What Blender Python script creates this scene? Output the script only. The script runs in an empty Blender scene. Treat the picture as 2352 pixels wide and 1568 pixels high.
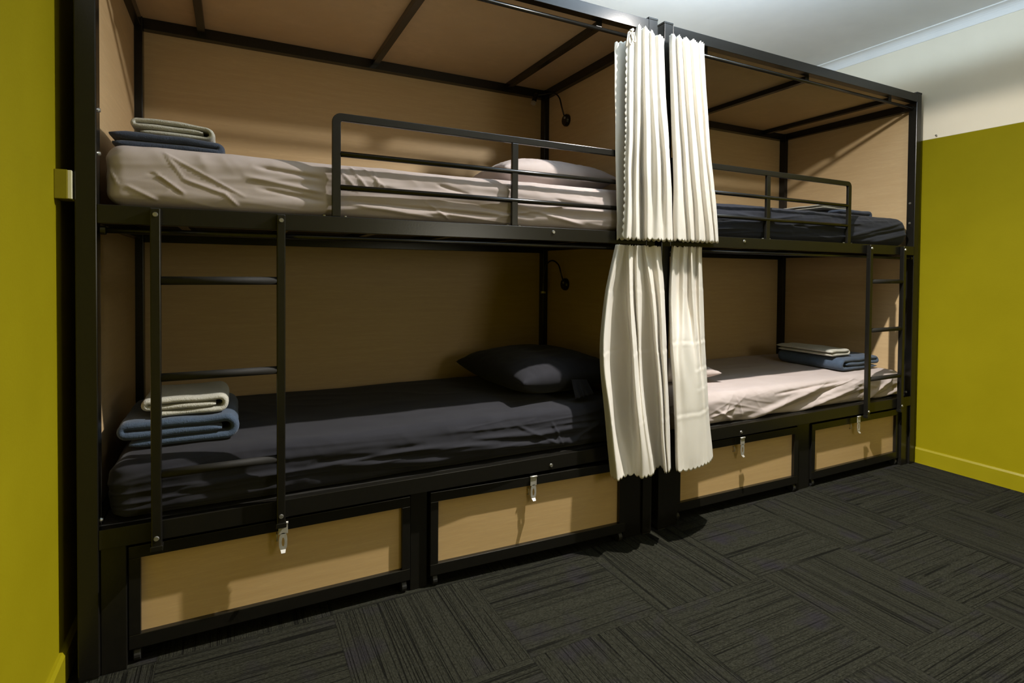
import bpy, bmesh, math, random
from mathutils import Vector, Matrix, noise

random.seed(7)
SC = bpy.context.scene
COL = SC.collection

# ------------------------------------------------------------------ camera
cam_d = bpy.data.cameras.new('camera')
cam_d.sensor_width = 36.0
cam_d.lens = 1305.35 / 2352 * 36.0
cam_d.shift_x = (1176 - 1234.8) / 2352
cam_d.shift_y = (651.27 - 784) / 2352
cam_d.clip_start = 0.05
cam = bpy.data.objects.new('camera', cam_d)
COL.objects.link(cam)
_r = Vector((0.88113966, -0.47276615, 0.00922302))
_u = Vector((0.00123049, 0.02179736, 0.99976165))
_f = Vector((0.4728545, 0.8809183, -0.01978825))
M = Matrix.Identity(4)
for i in range(3):
    M[i][0], M[i][1], M[i][2] = _r[i], _u[i], -_f[i]
M[0][3], M[1][3], M[2][3] = 0.3858, -1.99576, 1.1702
cam.matrix_world = M
SC.camera = cam

# ------------------------------------------------------------------ world, lamps, exposure
world = bpy.data.worlds.new('World')
SC.world = world
world.use_nodes = True
bg = world.node_tree.nodes['Background']
bg.inputs[0].default_value = (0.5, 0.5, 0.5, 1)
bg.inputs[1].default_value = 0.0

LAMP = (2.15, -0.46, 2.42)
def light(name, kind, loc, energy, color, falloff=None, rot=None, **kw):
    d = bpy.data.lights.new(name, kind)
    d.energy = energy
    d.color = color
    for k, v in kw.items():
        setattr(d, k, v)
    if falloff:
        d.use_nodes = True
        nt = d.node_tree
        em = [n for n in nt.nodes if n.type == 'EMISSION'][0]
        fo = nt.nodes.new('ShaderNodeLightFalloff')
        fo.inputs['Strength'].default_value = 1.0
        nt.links.new(fo.outputs[falloff], em.inputs['Strength'])
    o = bpy.data.objects.new(name, d)
    o.location = loc
    if rot:
        o.rotation_euler = rot
    COL.objects.link(o)
    return o
WARM = (1.0, 0.945, 0.875)
# the ceiling fitting above the curtains: a shaded lamp that throws light down and sideways,
# and a cooler glow up onto the ceiling and cornice
light('ceiling_lamp_wide', 'SPOT', LAMP, 40.0, WARM, 'Linear', spot_size=math.radians(171), spot_blend=0.08, shadow_soft_size=0.018)
light('ceiling_lamp_down', 'SPOT', LAMP, 51.0, WARM, 'Constant', spot_size=math.radians(165), spot_blend=1.0, shadow_soft_size=0.018)
light('ceiling_lamp_glow', 'SPOT', (2.15, -0.46, 2.285), 115.0, (0.62, 0.80, 1.0), None, (math.pi, 0, 0), spot_size=math.radians(178), spot_blend=0.10, shadow_soft_size=0.05)
# added fill light, unseen behind the camera, to lift the shaded bunk interiors
light('rear_fill_light', 'POINT', (2.2, -2.95, 1.38), 29.0, (1.0, 0.95, 0.86), None, None, shadow_soft_size=0.30)

SC.view_settings.view_transform = 'Standard'
SC.view_settings.look = 'None'
SC.view_settings.gamma = 1.0
SC.view_settings.use_curve_mapping = False
SC.view_settings.exposure = 0.0

# ------------------------------------------------------------------ materials
def mat(name, base, rough=0.6, metal=0.0, spec=0.5):
    m = bpy.data.materials.new(name)
    m.use_nodes = True
    b = m.node_tree.nodes['Principled BSDF']
    b.inputs['Base Color'].default_value = (*base, 1)
    b.inputs['Roughness'].default_value = rough
    b.inputs['Metallic'].default_value = metal
    b.inputs['Specular IOR Level'].default_value = spec
    return m, m.node_tree, b

def node(nt, kind, **kw):
    n = nt.nodes.new(kind)
    for k, v in kw.items():
        setattr(n, k, v)
    return n

def coords(nt, scale=(1, 1, 1)):
    g = node(nt, 'ShaderNodeNewGeometry')
    mp = node(nt, 'ShaderNodeMapping')
    mp.inputs['Scale'].default_value = scale
    nt.links.new(g.outputs['Position'], mp.inputs['Vector'])
    return mp.outputs['Vector']

def noise_tex(nt, vec, scale, detail=3, rough=0.55):
    n = node(nt, 'ShaderNodeTexNoise')
    n.inputs['Scale'].default_value = scale
    n.inputs['Detail'].default_value = detail
    n.inputs['Roughness'].default_value = rough
    nt.links.new(vec, n.inputs['Vector'])
    return n.outputs['Fac']

def mixcol(nt, fac, a, b):
    n = node(nt, 'ShaderNodeMix', data_type='RGBA')
    if hasattr(fac, 'is_linked') or not isinstance(fac, float):
        nt.links.new(fac, n.inputs['Factor'])
    else:
        n.inputs['Factor'].default_value = fac
    for v, i in ((a, 6), (b, 7)):
        if isinstance(v, tuple):
            n.inputs[i].default_value = (*v, 1)
        else:
            nt.links.new(v, n.inputs[i])
    return n.outputs[2]

def ramp(nt, fac, p0, p1):
    n = node(nt, 'ShaderNodeMapRange')
    n.inputs['From Min'].default_value = p0
    n.inputs['From Max'].default_value = p1
    nt.links.new(fac, n.inputs['Value'])
    return n.outputs['Result']

def bump(nt, b, h, strength, dist):
    n = node(nt, 'ShaderNodeBump')
    n.inputs['Strength'].default_value = strength
    n.inputs['Distance'].default_value = dist
    nt.links.new(h, n.inputs['Height'])
    nt.links.new(n.outputs['Normal'], b.inputs['Normal'])

def wood(name, a, c, scale):
    m, nt, b = mat(name, a, 0.5, 0, 0.35)
    v = coords(nt, scale)
    f1 = noise_tex(nt, v, 1.0, 5, 0.6)
    col = mixcol(nt, ramp(nt, f1, 0.3, 0.72), a, c)
    v2 = coords(nt, tuple(s * 6 for s in scale))
    f2 = noise_tex(nt, v2, 1.0, 2, 0.5)
    col2 = mixcol(nt, ramp(nt, f2, 0.35, 0.75), col, tuple(x * 0.86 for x in a))
    nt.links.new(col2, b.inputs['Base Color'])
    return m
WOOD = wood('beech_laminate', (0.545, 0.39, 0.212), (0.465, 0.322, 0.165), (4.0, 4.0, 60.0))
WOOD_D = wood('beech_laminate_drawer', (0.58, 0.395, 0.185), (0.50, 0.33, 0.145), (4.0, 4.0, 70.0))

def speckle(name, base, var, scale, rough=0.5, spec=0.5, bumpd=0.0, metal=0.0):
    m, nt, b = mat(name, base, rough, metal, spec)
    f = noise_tex(nt, coords(nt), scale, 3)
    nt.links.new(mixcol(nt, ramp(nt, f, 0.3, 0.7), base, var), b.inputs['Base Color'])
    if bumpd:
        f2 = noise_tex(nt, coords(nt), scale * 3, 2)
        bump(nt, b, f2, 0.5, bumpd)
    return m
BLACK = speckle('black_powder_coat', (0.0075, 0.0070, 0.0055), (0.010, 0.009, 0.0068), 60, 0.27, 0.45, 0.0002)
DARK = speckle('dark_underside_board', (0.012, 0.011, 0.009), (0.016, 0.014, 0.011), 30, 0.7, 0.3)
RUBBER = speckle('black_rubber', (0.012, 0.012, 0.012), (0.018, 0.018, 0.018), 40, 0.5)
CHROME = speckle('zinc_plate', (0.55, 0.53, 0.48), (0.45, 0.43, 0.38), 90, 0.5, 0.4, 0, 0.6)
BOLT = speckle('bolt_steel', (0.45, 0.44, 0.40), (0.35, 0.34, 0.31), 90, 0.3, 0.5, 0, 0.8)
OLIVE = speckle('olive_box_paint', (0.225, 0.19, 0.005), (0.24, 0.20, 0.007), 8, 0.5, 0.3)
CREAMPL = speckle('cream_plastic', (0.72, 0.68, 0.46), (0.68, 0.64, 0.43), 8, 0.4, 0.4)

# two-tone wall paint: olive below, cream above
def wallmat():
    m, nt, b = mat('two_tone_wall_paint', (0.3, 0.26, 0.02), 0.7, 0, 0.08)
    g = node(nt, 'ShaderNodeNewGeometry')
    s = node(nt, 'ShaderNodeSeparateXYZ')
    nt.links.new(g.outputs['Position'], s.inputs[0])
    f = noise_tex(nt, coords(nt), 3.0, 3)
    ol = mixcol(nt, ramp(nt, f, 0.3, 0.7), (0.205, 0.172, 0.0015), (0.228, 0.192, 0.0025))
    cr = mixcol(nt, ramp(nt, f, 0.3, 0.7), (0.74, 0.67, 0.53), (0.78, 0.71, 0.565))
    st = ramp(nt, s.outputs['Z'], 2.0115, 2.0145)
    nt.links.new(mixcol(nt, st, ol, cr), b.inputs['Base Color'])
    f2 = noise_tex(nt, coords(nt), 140, 2)
    bump(nt, b, f2, 0.35, 0.0008)
    return m
WALL = wallmat()
CEIL = speckle('white_ceiling_paint', (0.74, 0.74, 0.73), (0.78, 0.78, 0.77), 5, 0.75, 0.2)
TRIMW = speckle('white_trim_paint', (0.74, 0.73, 0.70), (0.78, 0.77, 0.74), 5, 0.5, 0.3)
TRIMO = speckle('olive_trim_paint', (0.222, 0.187, 0.002), (0.245, 0.206, 0.003), 5, 0.42, 0.4)

def cloth(name, base, var, weave=900, rough=0.85, sheen=0.3, bd=0.0006, big=9.0):
    m, nt, b = mat(name, base, rough, 0, 0.2)
    b.inputs['Sheen Weight'].default_value = sheen
    b.inputs['Specular IOR Level'].default_value = 0.1
    b.inputs['Sheen Roughness'].default_value = 0.5
    v = coords(nt)
    f = noise_tex(nt, v, big, 3)
    nt.links.new(mixcol(nt, ramp(nt, f, 0.3, 0.7), base, var), b.inputs['Base Color'])
    f2 = noise_tex(nt, v, weave, 2)
    bump(nt, b, f2, 0.6, bd)
    return m
CURT = cloth('cream_curtain_cotton', (0.72, 0.675, 0.595), (0.69, 0.645, 0.565), 700, 0.8, 0.15, 0.0003)
MAUVE = cloth('mauve_grey_sheet', (0.475, 0.405, 0.38), (0.445, 0.375, 0.35), 800, 0.85, 0.1, 0.0003)
CHAR = cloth('charcoal_sheet', (0.024, 0.0238, 0.0285), (0.020, 0.0198, 0.024), 800, 0.85, 0.06, 0.0003)
NAVY = cloth('navy_charcoal_sheet', (0.025, 0.027, 0.036), (0.021, 0.023, 0.031), 800, 0.85, 0.08, 0.0003)
TOWEL = cloth('cream_terry', (0.48, 0.465, 0.40), (0.42, 0.41, 0.35), 260, 0.95, 0.2, 0.004, 60)
FLEECE = cloth('blue_fleece', (0.062, 0.088, 0.130), (0.050, 0.073, 0.112), 220, 0.95, 0.15, 0.003, 50)
FLEECE2 = cloth('dark_blue_fleece', (0.050, 0.062, 0.090), (0.042, 0.053, 0.078), 220, 0.95, 0.15, 0.003, 50)

# carpet tiles, half a metre square, laid quarter-turn
def carpet():
    m, nt, b = mat('charcoal_carpet_tiles', (0.04, 0.04, 0.035), 0.95, 0, 0.05)
    L = nt.links.new
    g = node(nt, 'ShaderNodeNewGeometry')
    s = node(nt, 'ShaderNodeSeparateXYZ')
    L(g.outputs['Position'], s.inputs[0])
    def math_(op, a, c=None):
        n = node(nt, 'ShaderNodeMath', operation=op)
        for i, v in enumerate((a, c)):
            if v is None:
                continue
            if isinstance(v, (int, float)):
                n.inputs[i].default_value = v
            else:
                L(v, n.inputs[i])
        return n.outputs[0]
    tx = math_('DIVIDE', math_('SUBTRACT', s.outputs['X'], 0.185), 0.5)
    ty = math_('DIVIDE', math_('SUBTRACT', s.outputs['Y'], 0.01), 0.5)
    ix, iy = math_('FLOOR', tx), math_('FLOOR', ty)
    par = math_('FLOORED_MODULO', math_('ADD', ix, iy), 2.0)
    cid = node(nt, 'ShaderNodeCombineXYZ')
    L(ix, cid.inputs[0]); L(iy, cid.inputs[1])
    wn = node(nt, 'ShaderNodeTexWhiteNoise', noise_dimensions='2D')
    L(cid.outputs[0], wn.inputs['Vector'])
    def mixf(fac, a, c):
        n = node(nt, 'ShaderNodeMix', data_type='FLOAT')
        L(fac, n.inputs[0]); L(a, n.inputs[2]); L(c, n.inputs[3])
        return n.outputs[0]
    across = mixf(par, s.outputs['X'], s.outputs['Y'])
    along = mixf(par, s.outputs['Y'], s.outputs['X'])
    def vec(a, b_, c):
        n = node(nt, 'ShaderNodeCombineXYZ')
        for i, v in enumerate((a, b_, c)):
            if isinstance(v, float):
                n.inputs[i].default_value = v
            else:
                L(v, n.inputs[i])
        return n.outputs[0]
    off = math_('MULTIPLY', wn.outputs['Value'], 37.0)
    # thin dark lines along each tile, unevenly spaced and slightly broken
    def lines(fa, fl, w, seed):
        v = vec(math_('MULTIPLY', across, fa), math_('MULTIPLY', along, fl), math_('ADD', off, seed))
        n = noise_tex(nt, v, 1.0, 1, 0.4)
        d = math_('ABSOLUTE', math_('SUBTRACT', n, 0.5))
        return ramp(nt, d, w, w * 0.25)
    g1 = lines(46.0, 0.30, 0.030, 0.0)
    g2 = lines(85.0, 0.45, 0.026, 5.3)
    brk = ramp(nt, noise_tex(nt, vec(math_('MULTIPLY', across, 40.0), math_('MULTIPLY', along, 9.0), off), 1.0, 2), 0.28, 0.44)
    groove = math_('MULTIPLY', math_('MAXIMUM', math_('MULTIPLY', g1, 0.85), math_('MULTIPLY', g2, 0.55)), brk)
    v2 = vec(math_('MULTIPLY', across, 240.0), math_('MULTIPLY', along, 110.0), off)
    n2 = noise_tex(nt, v2, 1.0, 3, 0.7)
    v3 = vec(math_('MULTIPLY', across, 7.0), math_('MULTIPLY', along, 6.0), off)
    n3 = noise_tex(nt, v3, 1.0, 2)
    c0 = mixcol(nt, ramp(nt, n2, 0.28, 0.74), (0.007, 0.007, 0.0045), (0.031, 0.031, 0.022))
    c1 = mixcol(nt, math_('MULTIPLY', ramp(nt, n3, 0.56, 0.78), 0.7), c0, (0.018, 0.0155, 0.021))
    c2 = mixcol(nt, groove, c1, (0.003, 0.003, 0.0024))
    # seams
    def edge(t):
        fr = math_('FRACT', t)
        d = math_('ABSOLUTE', math_('SUBTRACT', fr, 0.5))
        return ramp(nt, d, 0.493, 0.499)
    seam = math_('MAXIMUM', edge(tx), edge(ty))
    c3 = mixcol(nt, math_('MULTIPLY', seam, 0.45), c2, (0.0035, 0.0035, 0.003))
    L(c3, b.inputs['Base Color'])
    h = math_('SUBTRACT', math_('ADD', n2, 0.0), math_('MULTIPLY', groove, 0.8))
    bump(nt, b, h, 0.7, 0.004)
    return m
CARPET = carpet()

# ------------------------------------------------------------------ object helpers
WLOC = {}
def link(o):
    COL.objects.link(o)
    return o

def make(name, verts, faces, m, parent=None, smooth=False, bevel=0.0, solid=0.0, origin=None):
    """one mesh object from world-space vertices"""
    xs = [v[0] for v in verts]; ys = [v[1] for v in verts]; zs = [v[2] for v in verts]
    if origin is None:
        origin = ((min(xs) + max(xs)) / 2, (min(ys) + max(ys)) / 2, min(zs))
    o_ = Vector(origin)
    me = bpy.data.meshes.new(name)
    me.from_pydata([(v[0] - o_.x, v[1] - o_.y, v[2] - o_.z) for v in verts], [], faces)
    me.update()
    bm = bmesh.new(); bm.from_mesh(me)
    bmesh.ops.recalc_face_normals(bm, faces=bm.faces[:])
    bm.to_mesh(me); bm.free()
    me.materials.append(m)
    if smooth:
        for p in me.polygons:
            p.use_smooth = True
    o = bpy.data.objects.new(name, me)
    link(o)
    WLOC[o] = o_
    if parent is not None:
        o.parent = parent
        o.location = o_ - WLOC[parent]
    else:
        o.location = o_
    if solid:
        md = o.modifiers.new('thickness', 'SOLIDIFY'); md.thickness = solid; md.offset = 0
    if bevel:
        md = o.modifiers.new('edge', 'BEVEL'); md.width = bevel; md.segments = 2; md.limit_method = 'ANGLE'
    return o

def empty(name, loc):
    o = bpy.data.objects.new(name, None)
    o.empty_display_size = 0.1
    o.location = loc
    link(o)
    WLOC[o] = Vector(loc)
    return o

def tag(o, label, cat, group=None, kind=None):
    if label: o['label'] = label
    if cat: o['category'] = cat
    if group: o['group'] = group
    if kind: o['kind'] = kind
    return o

class G:
    """geometry collector"""
    def __init__(s):
        s.v = []; s.f = []
    def box(s, x0, x1, y0, y1, z0, z1):
        if x0 > x1: x0, x1 = x1, x0
        if y0 > y1: y0, y1 = y1, y0
        i = len(s.v)
        s.v += [(x0, y0, z0), (x1, y0, z0), (x1, y1, z0), (x0, y1, z0), (x0, y0, z1), (x1, y0, z1), (x1, y1, z1), (x0, y1, z1)]
        s.f += [tuple(i + k for k in q) for q in ((0, 3, 2, 1), (4, 5, 6, 7), (0, 1, 5, 4), (1, 2, 6, 5), (2, 3, 7, 6), (3, 0, 4, 7))]
        return s
    def tube(s, pts, r, n=10, cap=True):
        pts = [Vector(p) for p in pts]
        base = len(s.v)
        prev = None
        for k, p in enumerate(pts):
            if k == 0: d = pts[1] - pts[0]
            elif k == len(pts) - 1: d = pts[-1] - pts[-2]
            else: d = (pts[k + 1] - pts[k - 1])
            d.normalize()
            if prev is None:
                a = Vector((0, 0, 1)) if abs(d.z) < 0.9 else Vector((1, 0, 0))
            else:
                a = prev
            u = (a - d * a.dot(d)).normalized(); w = d.cross(u); prev = u
            rr = r[k] if isinstance(r, (list, tuple)) else r
            for j in range(n):
                t = 2 * math.pi * j / n
                q = p + u * (rr * math.cos(t)) + w * (rr * math.sin(t))
                s.v.append((q.x, q.y, q.z))
        for k in range(len(pts) - 1):
            for j in range(n):
                a0 = base + k * n + j; a1 = base + k * n + (j + 1) % n
                s.f.append((a0, a1, a1 + n, a0 + n))
        if cap:
            s.f.append(tuple(base + j for j in reversed(range(n))))
            s.f.append(tuple(base + (len(pts) - 1) * n + j for j in range(n)))
        return s
    def grid(s, rows):
        base = len(s.v); n = len(rows[0])
        for r in rows: s.v += [tuple(p) for p in r]
        for i in range(len(rows) - 1):
            for j in range(n - 1):
                a = base + i * n + j
                s.f.append((a, a + 1, a + n + 1, a + n))
        return s
    def prism(s, outline, axis, c0, c1):
        """extrude a 2-D outline along an axis"""
        base = len(s.v); n = len(outline)
        for c in (c0, c1):
            for (a, b) in outline:
                s.v.append({'x': (c, a, b), 'y': (a, c, b), 'z': (a, b, c)}[axis])
        s.f.append(tuple(base + i for i in range(n))); s.f.append(tuple(base + n + i for i in reversed(range(n))))
        for i in range(n):
            j = (i + 1) % n
            s.f.append((base + i, base + j, base + n + j, base + n + i))
        return s
    def make(s, name, m, parent=None, **kw):
        return make(name, s.v, s.f, m, parent, **kw)

def bx(name, m, parent, *a, bevel=0.0015):
    return G().box(*a).make(name, m, parent, bevel=bevel)

# ------------------------------------------------------------------ the room
BL = 2.0512         # bunk length
T = 4.1412          # right edge of the second bunk
XL, XR = -0.042, 4.177
YB, YF = 1.02, -3.3
CH = 2.688
def struct(o):
    o['kind'] = 'structure'
    return o
struct(G().box(XL - .1, XR + .1, YF - .1, YB + .1, -0.1, 0).make('floor', CARPET))
struct(G().box(XL - .1, XR + .1, YF - .1, YB + .1, CH, CH + .1).make('ceiling', CEIL))
struct(G().box(XL - .1, XL, YF, YB, 0, CH).make('wall_left', WALL))
struct(G().box(XR, XR + .1, YF, YB, 0, CH).make('wall_right', WALL))
struct(G().box(XL - .1, XR + .1, YB, YB + .1, 0, CH).make('wall_back', WALL))
struct(G().box(XL - .1, XR + .1, YF - .1, YF, 0, CH).make('wall_front', WALL))
bb = [(0, 0), (0.014, 0), (0.014, 0.086), (0.008, 0.097), (0, 0.097)]
struct(G().prism([(XR - a, z) for a, z in bb], 'y', YF, YB).make('baseboard_right', TRIMO))
struct(G().prism([(XL + a, z) for a, z in bb], 'y', YF, YB).make('baseboard_left', TRIMO))
# plaster cornice, a shallow cove with a bead at each edge
def cove(s):
    pts = [(0, 0), (0, -0.062), (0.004, -0.062), (0.006, -0.056)]
    for k in range(7):
        t = k / 6 * math.pi / 2
        pts.append((0.006 + 0.040 * (1 - math.cos(t)), -0.056 + 0.048 * math.sin(t)))
    pts += [(0.052, -0.006), (0.052, 0)]
    return pts
struct(G().prism([(XR - a, CH + z) for a, z in cove(1)], 'y', YF, YB).make('trim_1', TRIMW))
struct(G().prism([(XL + a, CH + z) for a, z in cove(1)], 'y', YF, YB).make('trim_2', TRIMW))
struct(G().prism([(YB - a, CH + z) for a, z in cove(1)], 'x', XL, XR).make('trim_3', TRIMW))

# ------------------------------------------------------------------ bunk beds
def bunk(x0, mirror, label, hasps, mid_leg, end_leg, right_leg):
    W = 0.05
    root = empty('bunk_bed', (x0 + BL / 2, 0.5, 0))
    tag(root, label, 'bunk bed', 'steel bunk beds against the back wall')
    def X(u):
        return x0 + (BL - u if mirror else u)
    def B(name, m, u0, u1, y0, y1, z0, z1, bevel=0.0015, parent=root):
        return G().box(X(u0), X(u1), y0, y1, z0, z1).make(name, m, parent, bevel=bevel)
    for u in (0, BL - W):
        for y in (0, 0.945):
            p = B('post', BLACK, u, u + W, y, y + W, 0.004, 2.292, 0.003)
            B('post_cap', BLACK, u - .001, u + W + .001, y - .001, y + W + .001, 2.290, 2.300, 0.002, p)
            B('post_foot', RUBBER, u + .002, u + W - .002, y + .002, y + W - .002, 0, 0.006, 0.001, p)
    B('top_rail', BLACK, W, BL - W, 0.0, 0.04, 2.238, 2.288)
    B('top_rail', BLACK, W, BL - W, 0.955, 0.995, 2.193, 2.24)
    for u in (0.0, BL - W):
        B('end_beam', BLACK, u + .004, u + W - .004, W, 0.945, 2.195, 2.24)
        B('end_beam', BLACK, u + .004, u + W - .004, W, 0.945, 1.298, 1.351)
        B('end_beam', BLACK, u + .004, u + W - .004, W, 0.945, 0.368, 0.425)
    for u in (0.250, 1.009, 1.750):
        B('roof_beam', BLACK, u, u + .03, 0.04, 0.955, 2.212, 2.2395)
    B('roof_panel', WOOD, 0.004, BL - .004, 0.041, 0.994, 2.240, 2.252, 0)
    B('side_rail', BLACK, W, BL - W, 0.0, 0.03, 1.298, 1.351)
    B('side_rail', BLACK, W, BL - W, 0.965, 0.994, 1.285, 1.351)
    B('side_rail', BLACK, W, BL - W, 0.0, 0.03, 0.368, 0.425)
    B('side_rail', BLACK, W, BL - W, 0.965, 0.994, 0.368, 0.425)
    for z in (1.338, 0.412):
        b = B('bed_base', DARK, W, BL - W, 0.031, 0.964, z, z + .013, 0)
        for k in range(6):
            u = 0.22 + k * 0.32
            B('base_slat', BLACK, u, u + .03, 0.031, 0.964, z - .022, z - .0005, 0, b)
    B('back_panel', WOOD, 0.003, BL - .003, 0.996, 1.006, 1.312, 2.25, 0)
    B('back_panel', WOOD, 0.003, BL - .003, 0.996, 1.006, 0.06, 1.310, 0)
    for u in (0.006, BL - .020):
        B('end_panel', WOOD, u, u + .014, W, 0.944, 1.352, 2.194, 0)
        B('end_panel', WOOD, u, u + .014, W, 0.944, 0.426, 1.297, 0)
        B('end_panel', WOOD, u, u + .014, W, 0.944, 0.06, 0.367, 0)
    # supports under the lower side rail, between the drawers
    B('support_leg', BLACK, mid_leg[0], mid_leg[1], 0.036, 0.076, 0, 0.40)
    B('support_leg', BLACK, W + .001, end_leg, 0.012, 0.05, 0, 0.367)
    B('support_leg', BLACK, right_leg, BL - W - .001, 0.012, 0.05, 0, 0.367)
    # curtain rods under the top rail and under the upper side rail
    for z, y in ((2.206, 0.030), (1.279, 0.016)):
        r = G().tube([(X(W), y, z), (X(BL - W), y, z)], 0.0085, 12).make('curtain_rod', BLACK, root, smooth=True)
        for u in (W + .012, BL - W - .012):
            G().tube([(X(u) - .006, y, z), (X(u) + .006, y, z)], 0.013, 12).make('rod_socket', BLACK, r)
    # guard rail on the upper bunk
    r_ = 0.030; e = 2.0
    u0, zt, zb = 0.678, 1.697, 1.351
    outer = [(u0, zb)]
    for k in range(7):
        t = math.pi - k / 6 * math.pi / 2
        outer.append((u0 + r_ + r_ * math.cos(t), zt - r_ + r_ * math.sin(t)))
    outer += [(e, zt), (e, zt - .026)]
    ri = 0.006
    inner = []
    for k in range(5):
        t = math.pi / 2 + k / 4 * math.pi / 2
        inner.append((u0 + .028 + ri + ri * math.cos(t), zt - .026 - ri + ri * math.sin(t)))
    inner.append((u0 + .028, zb))
    gr = G().prism([(X(a), b) for a, b in outer + inner], 'y', 0.001, 0.016).make('guard_rail', BLACK, root, bevel=0.002)
    for ua in (1.342, 1.972):
        B('guard_upright', BLACK, ua, ua + .026, 0.001, 0.016, zb, zt - .026, 0.002, gr)
    for z in (1.5615, 1.450):
        G().tube([(X(u0 + .028), 0.0085, z), (X(1.972), 0.0085, z)], 0.0098, 12).make('guard_bar', BLACK, gr, smooth=True)
    for ua in (0.655, 0.722, 1.33, 1.38):
        G().tube([(X(ua), 0.014, zb), (X(ua), 0.014, zb + .004)], 0.005, 8).make('bolt', BOLT, gr)
    # ladder
    for ua, ub in ((0.176, 0.202), (0.509, 0.534)):
        st = B('ladder_stile', BLACK, ua, ub, -0.027, -0.001, 0.348, 1.346, 0.003)
        for z in (1.327, 0.384):
            G().tube([(X((ua + ub) / 2), -0.027, z), (X((ua + ub) / 2), -0.031, z)], [0.0075, 0.006], 12).make('bolt', BOLT, st)
        G().box(X(ua - .003), X(ub + .003), -0.029, -0.001, 0.346, 0.362).make('end_clip', BLACK, st, bevel=0.002)
    for z in (1.136, 0.852, 0.568):
        G().tube([(X(0.202), -0.014, z), (X(0.509), -0.014, z)], 0.0125, 14).make('ladder_rung', DARK, root, smooth=True)
    # loose bolts
    for u, z in ((1.527, 1.3333), (1.527, 0.386)):
        G().tube([(X(u), 0.0, z), (X(u), -0.005, z)], [0.008, 0.006], 12).make('bolt', BOLT, root)
    s = -1 if mirror else 1
    for z in (1.62, 1.497, 0.445):
        G().tube([(X(W), 0.03, z), (X(W) + s * .005, 0.03, z)], [0.0075, 0.005], 12).make('bolt', BOLT, root)
    # hasps hanging from the lower rail over the drawers
    for hx, top in hasps:
        g = G()
        z0 = top
        g.box(hx - .014, hx + .014, -0.006, -0.003, z0 - .030, z0 + .006)
        h = g.make('hasp', CHROME, root, bevel=0.0008)
        g = G().tube([(hx - .015, -0.006, z0 + .006), (hx + .015, -0.006, z0 + .006)], 0.004, 10)
        g.make('hinge_pin', CHROME, h, smooth=True)
        # slotted strap with a turned-up tip
        out = []; inn = []
        n = 24
        for k in range(n):
            t = 2 * math.pi * k / n
            out.append((hx + 0.0125 * math.copysign(abs(math.cos(t)) ** .7, math.cos(t)), z0 - .055 + .029 * math.copysign(abs(math.sin(t)) ** .8, math.sin(t))))
            inn.append((hx + 0.0042 * math.cos(t), z0 - .056 + .015 * math.sin(t)))
        g = G()
        for yy in (-0.006, -0.0035):
            for a, b in out: g.v.append((a, yy, b))
            for a, b in inn: g.v.append((a, yy, b))
        for k in range(n):
            j = (k + 1) % n
            g.f += [(k, j, n + j, n + k), (2 * n + j, 2 * n + k, 3 * n + k, 3 * n + j), (j, k, 2 * n + k, 2 * n + j), (n + k, n + j, 3 * n + j, 3 * n + k)]
        g.make('slotted_strap', CHROME, h)
        g = G()
        v = [(hx - .008, -0.005, z0 - .082), (hx + .008, -0.005, z0 - .082), (hx + .006, -0.014, z0 - .090), (hx - .006, -0.014, z0 - .090)]
        g.v = v + [(a, b - .0015, c + .002) for a, b, c in v]
        g.f = [(0, 1, 2, 3), (7, 6, 5, 4), (0, 4, 5, 1), (1, 5, 6, 2), (2, 6, 7, 3), (3, 7, 4, 0)]
        g.make('strap_tip', CHROME, h)
    return root

bunk_a = bunk(0.0, False, 'left black steel bunk bed, mauve sheets above and charcoal below',
              [(0.5287, 0.347), (1.444, 0.349)], (0.9575, 1.020), 0.112, 1.901)
bunk_b = bunk(T - BL, True, 'right black steel bunk bed, dark navy sheets above and mauve below',
              [(2.620, 0.352), (3.562, 0.352)], (T - 3.188, T - 3.080), 0.120, T - 2.214)

# ------------------------------------------------------------------ under-bed drawers on castors
def drawer(x0, x1, z0, z1, yl, yr, label):
    cx = (x0 + x1) / 2
    root = empty('storage_drawer', (cx, 0.034, 0))
    tag(root, label, 'drawer', 'wooden storage drawers under the bunks')
    fr = 0.030
    G().box(x0 - .004, x1 + .004, 0.048, 0.0555, z0 - .004, z1 + .004).make('front_panel', WOOD_D, root)
    g = G()
    g.box(x0 - fr, x1 + fr, 0.030, 0.056, z0 - .042, z0)
    g.box(x0 - fr, x1 + fr, 0.030, 0.056, z1, z1 + .036)
    g.box(x0 - fr, x0, 0.030, 0.056, z0, z1)
    g.box(x1, x1 + fr, 0.030, 0.056, z0, z1)
    g.make('front_frame', BLACK, root, bevel=0.0015)
    g = G()
    g.box(x0 - fr + .004, x0 - fr + .014, 0.057, 0.85, z0 - .03, z1)
    g.box(x1 + fr - .014, x1 + fr - .004, 0.057, 0.85, z0 - .03, z1)
    g.box(x0 - fr + .015, x1 + fr - .015, 0.838, 0.848, z0 - .03, z1)
    g.box(x0 - fr + .015, x1 + fr - .015, 0.057, 0.837, z0 - .03, z0 - .02)
    g.make('drawer_box', DARK, root)
    for x in (x0 - .010, x1 + .010):
        for y in (0.052, 0.80):
            w = G().tube([(x - .009, y, 0.021), (x + .009, y, 0.021)], 0.021, 18).make('castor', RUBBER, root, bevel=0.002)
            G().box(x - .012, x + .012, y - .006, y + .014, 0.026, z0 - .028).make('castor_bracket', BLACK, w)
    # turn it about its centre so the front runs from yl to yr
    a = math.atan2(yr - yl, x1 - x0)
    root.rotation_euler = (0, 0, a)
    root.location.y = (yl + yr) / 2
    return root
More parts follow.
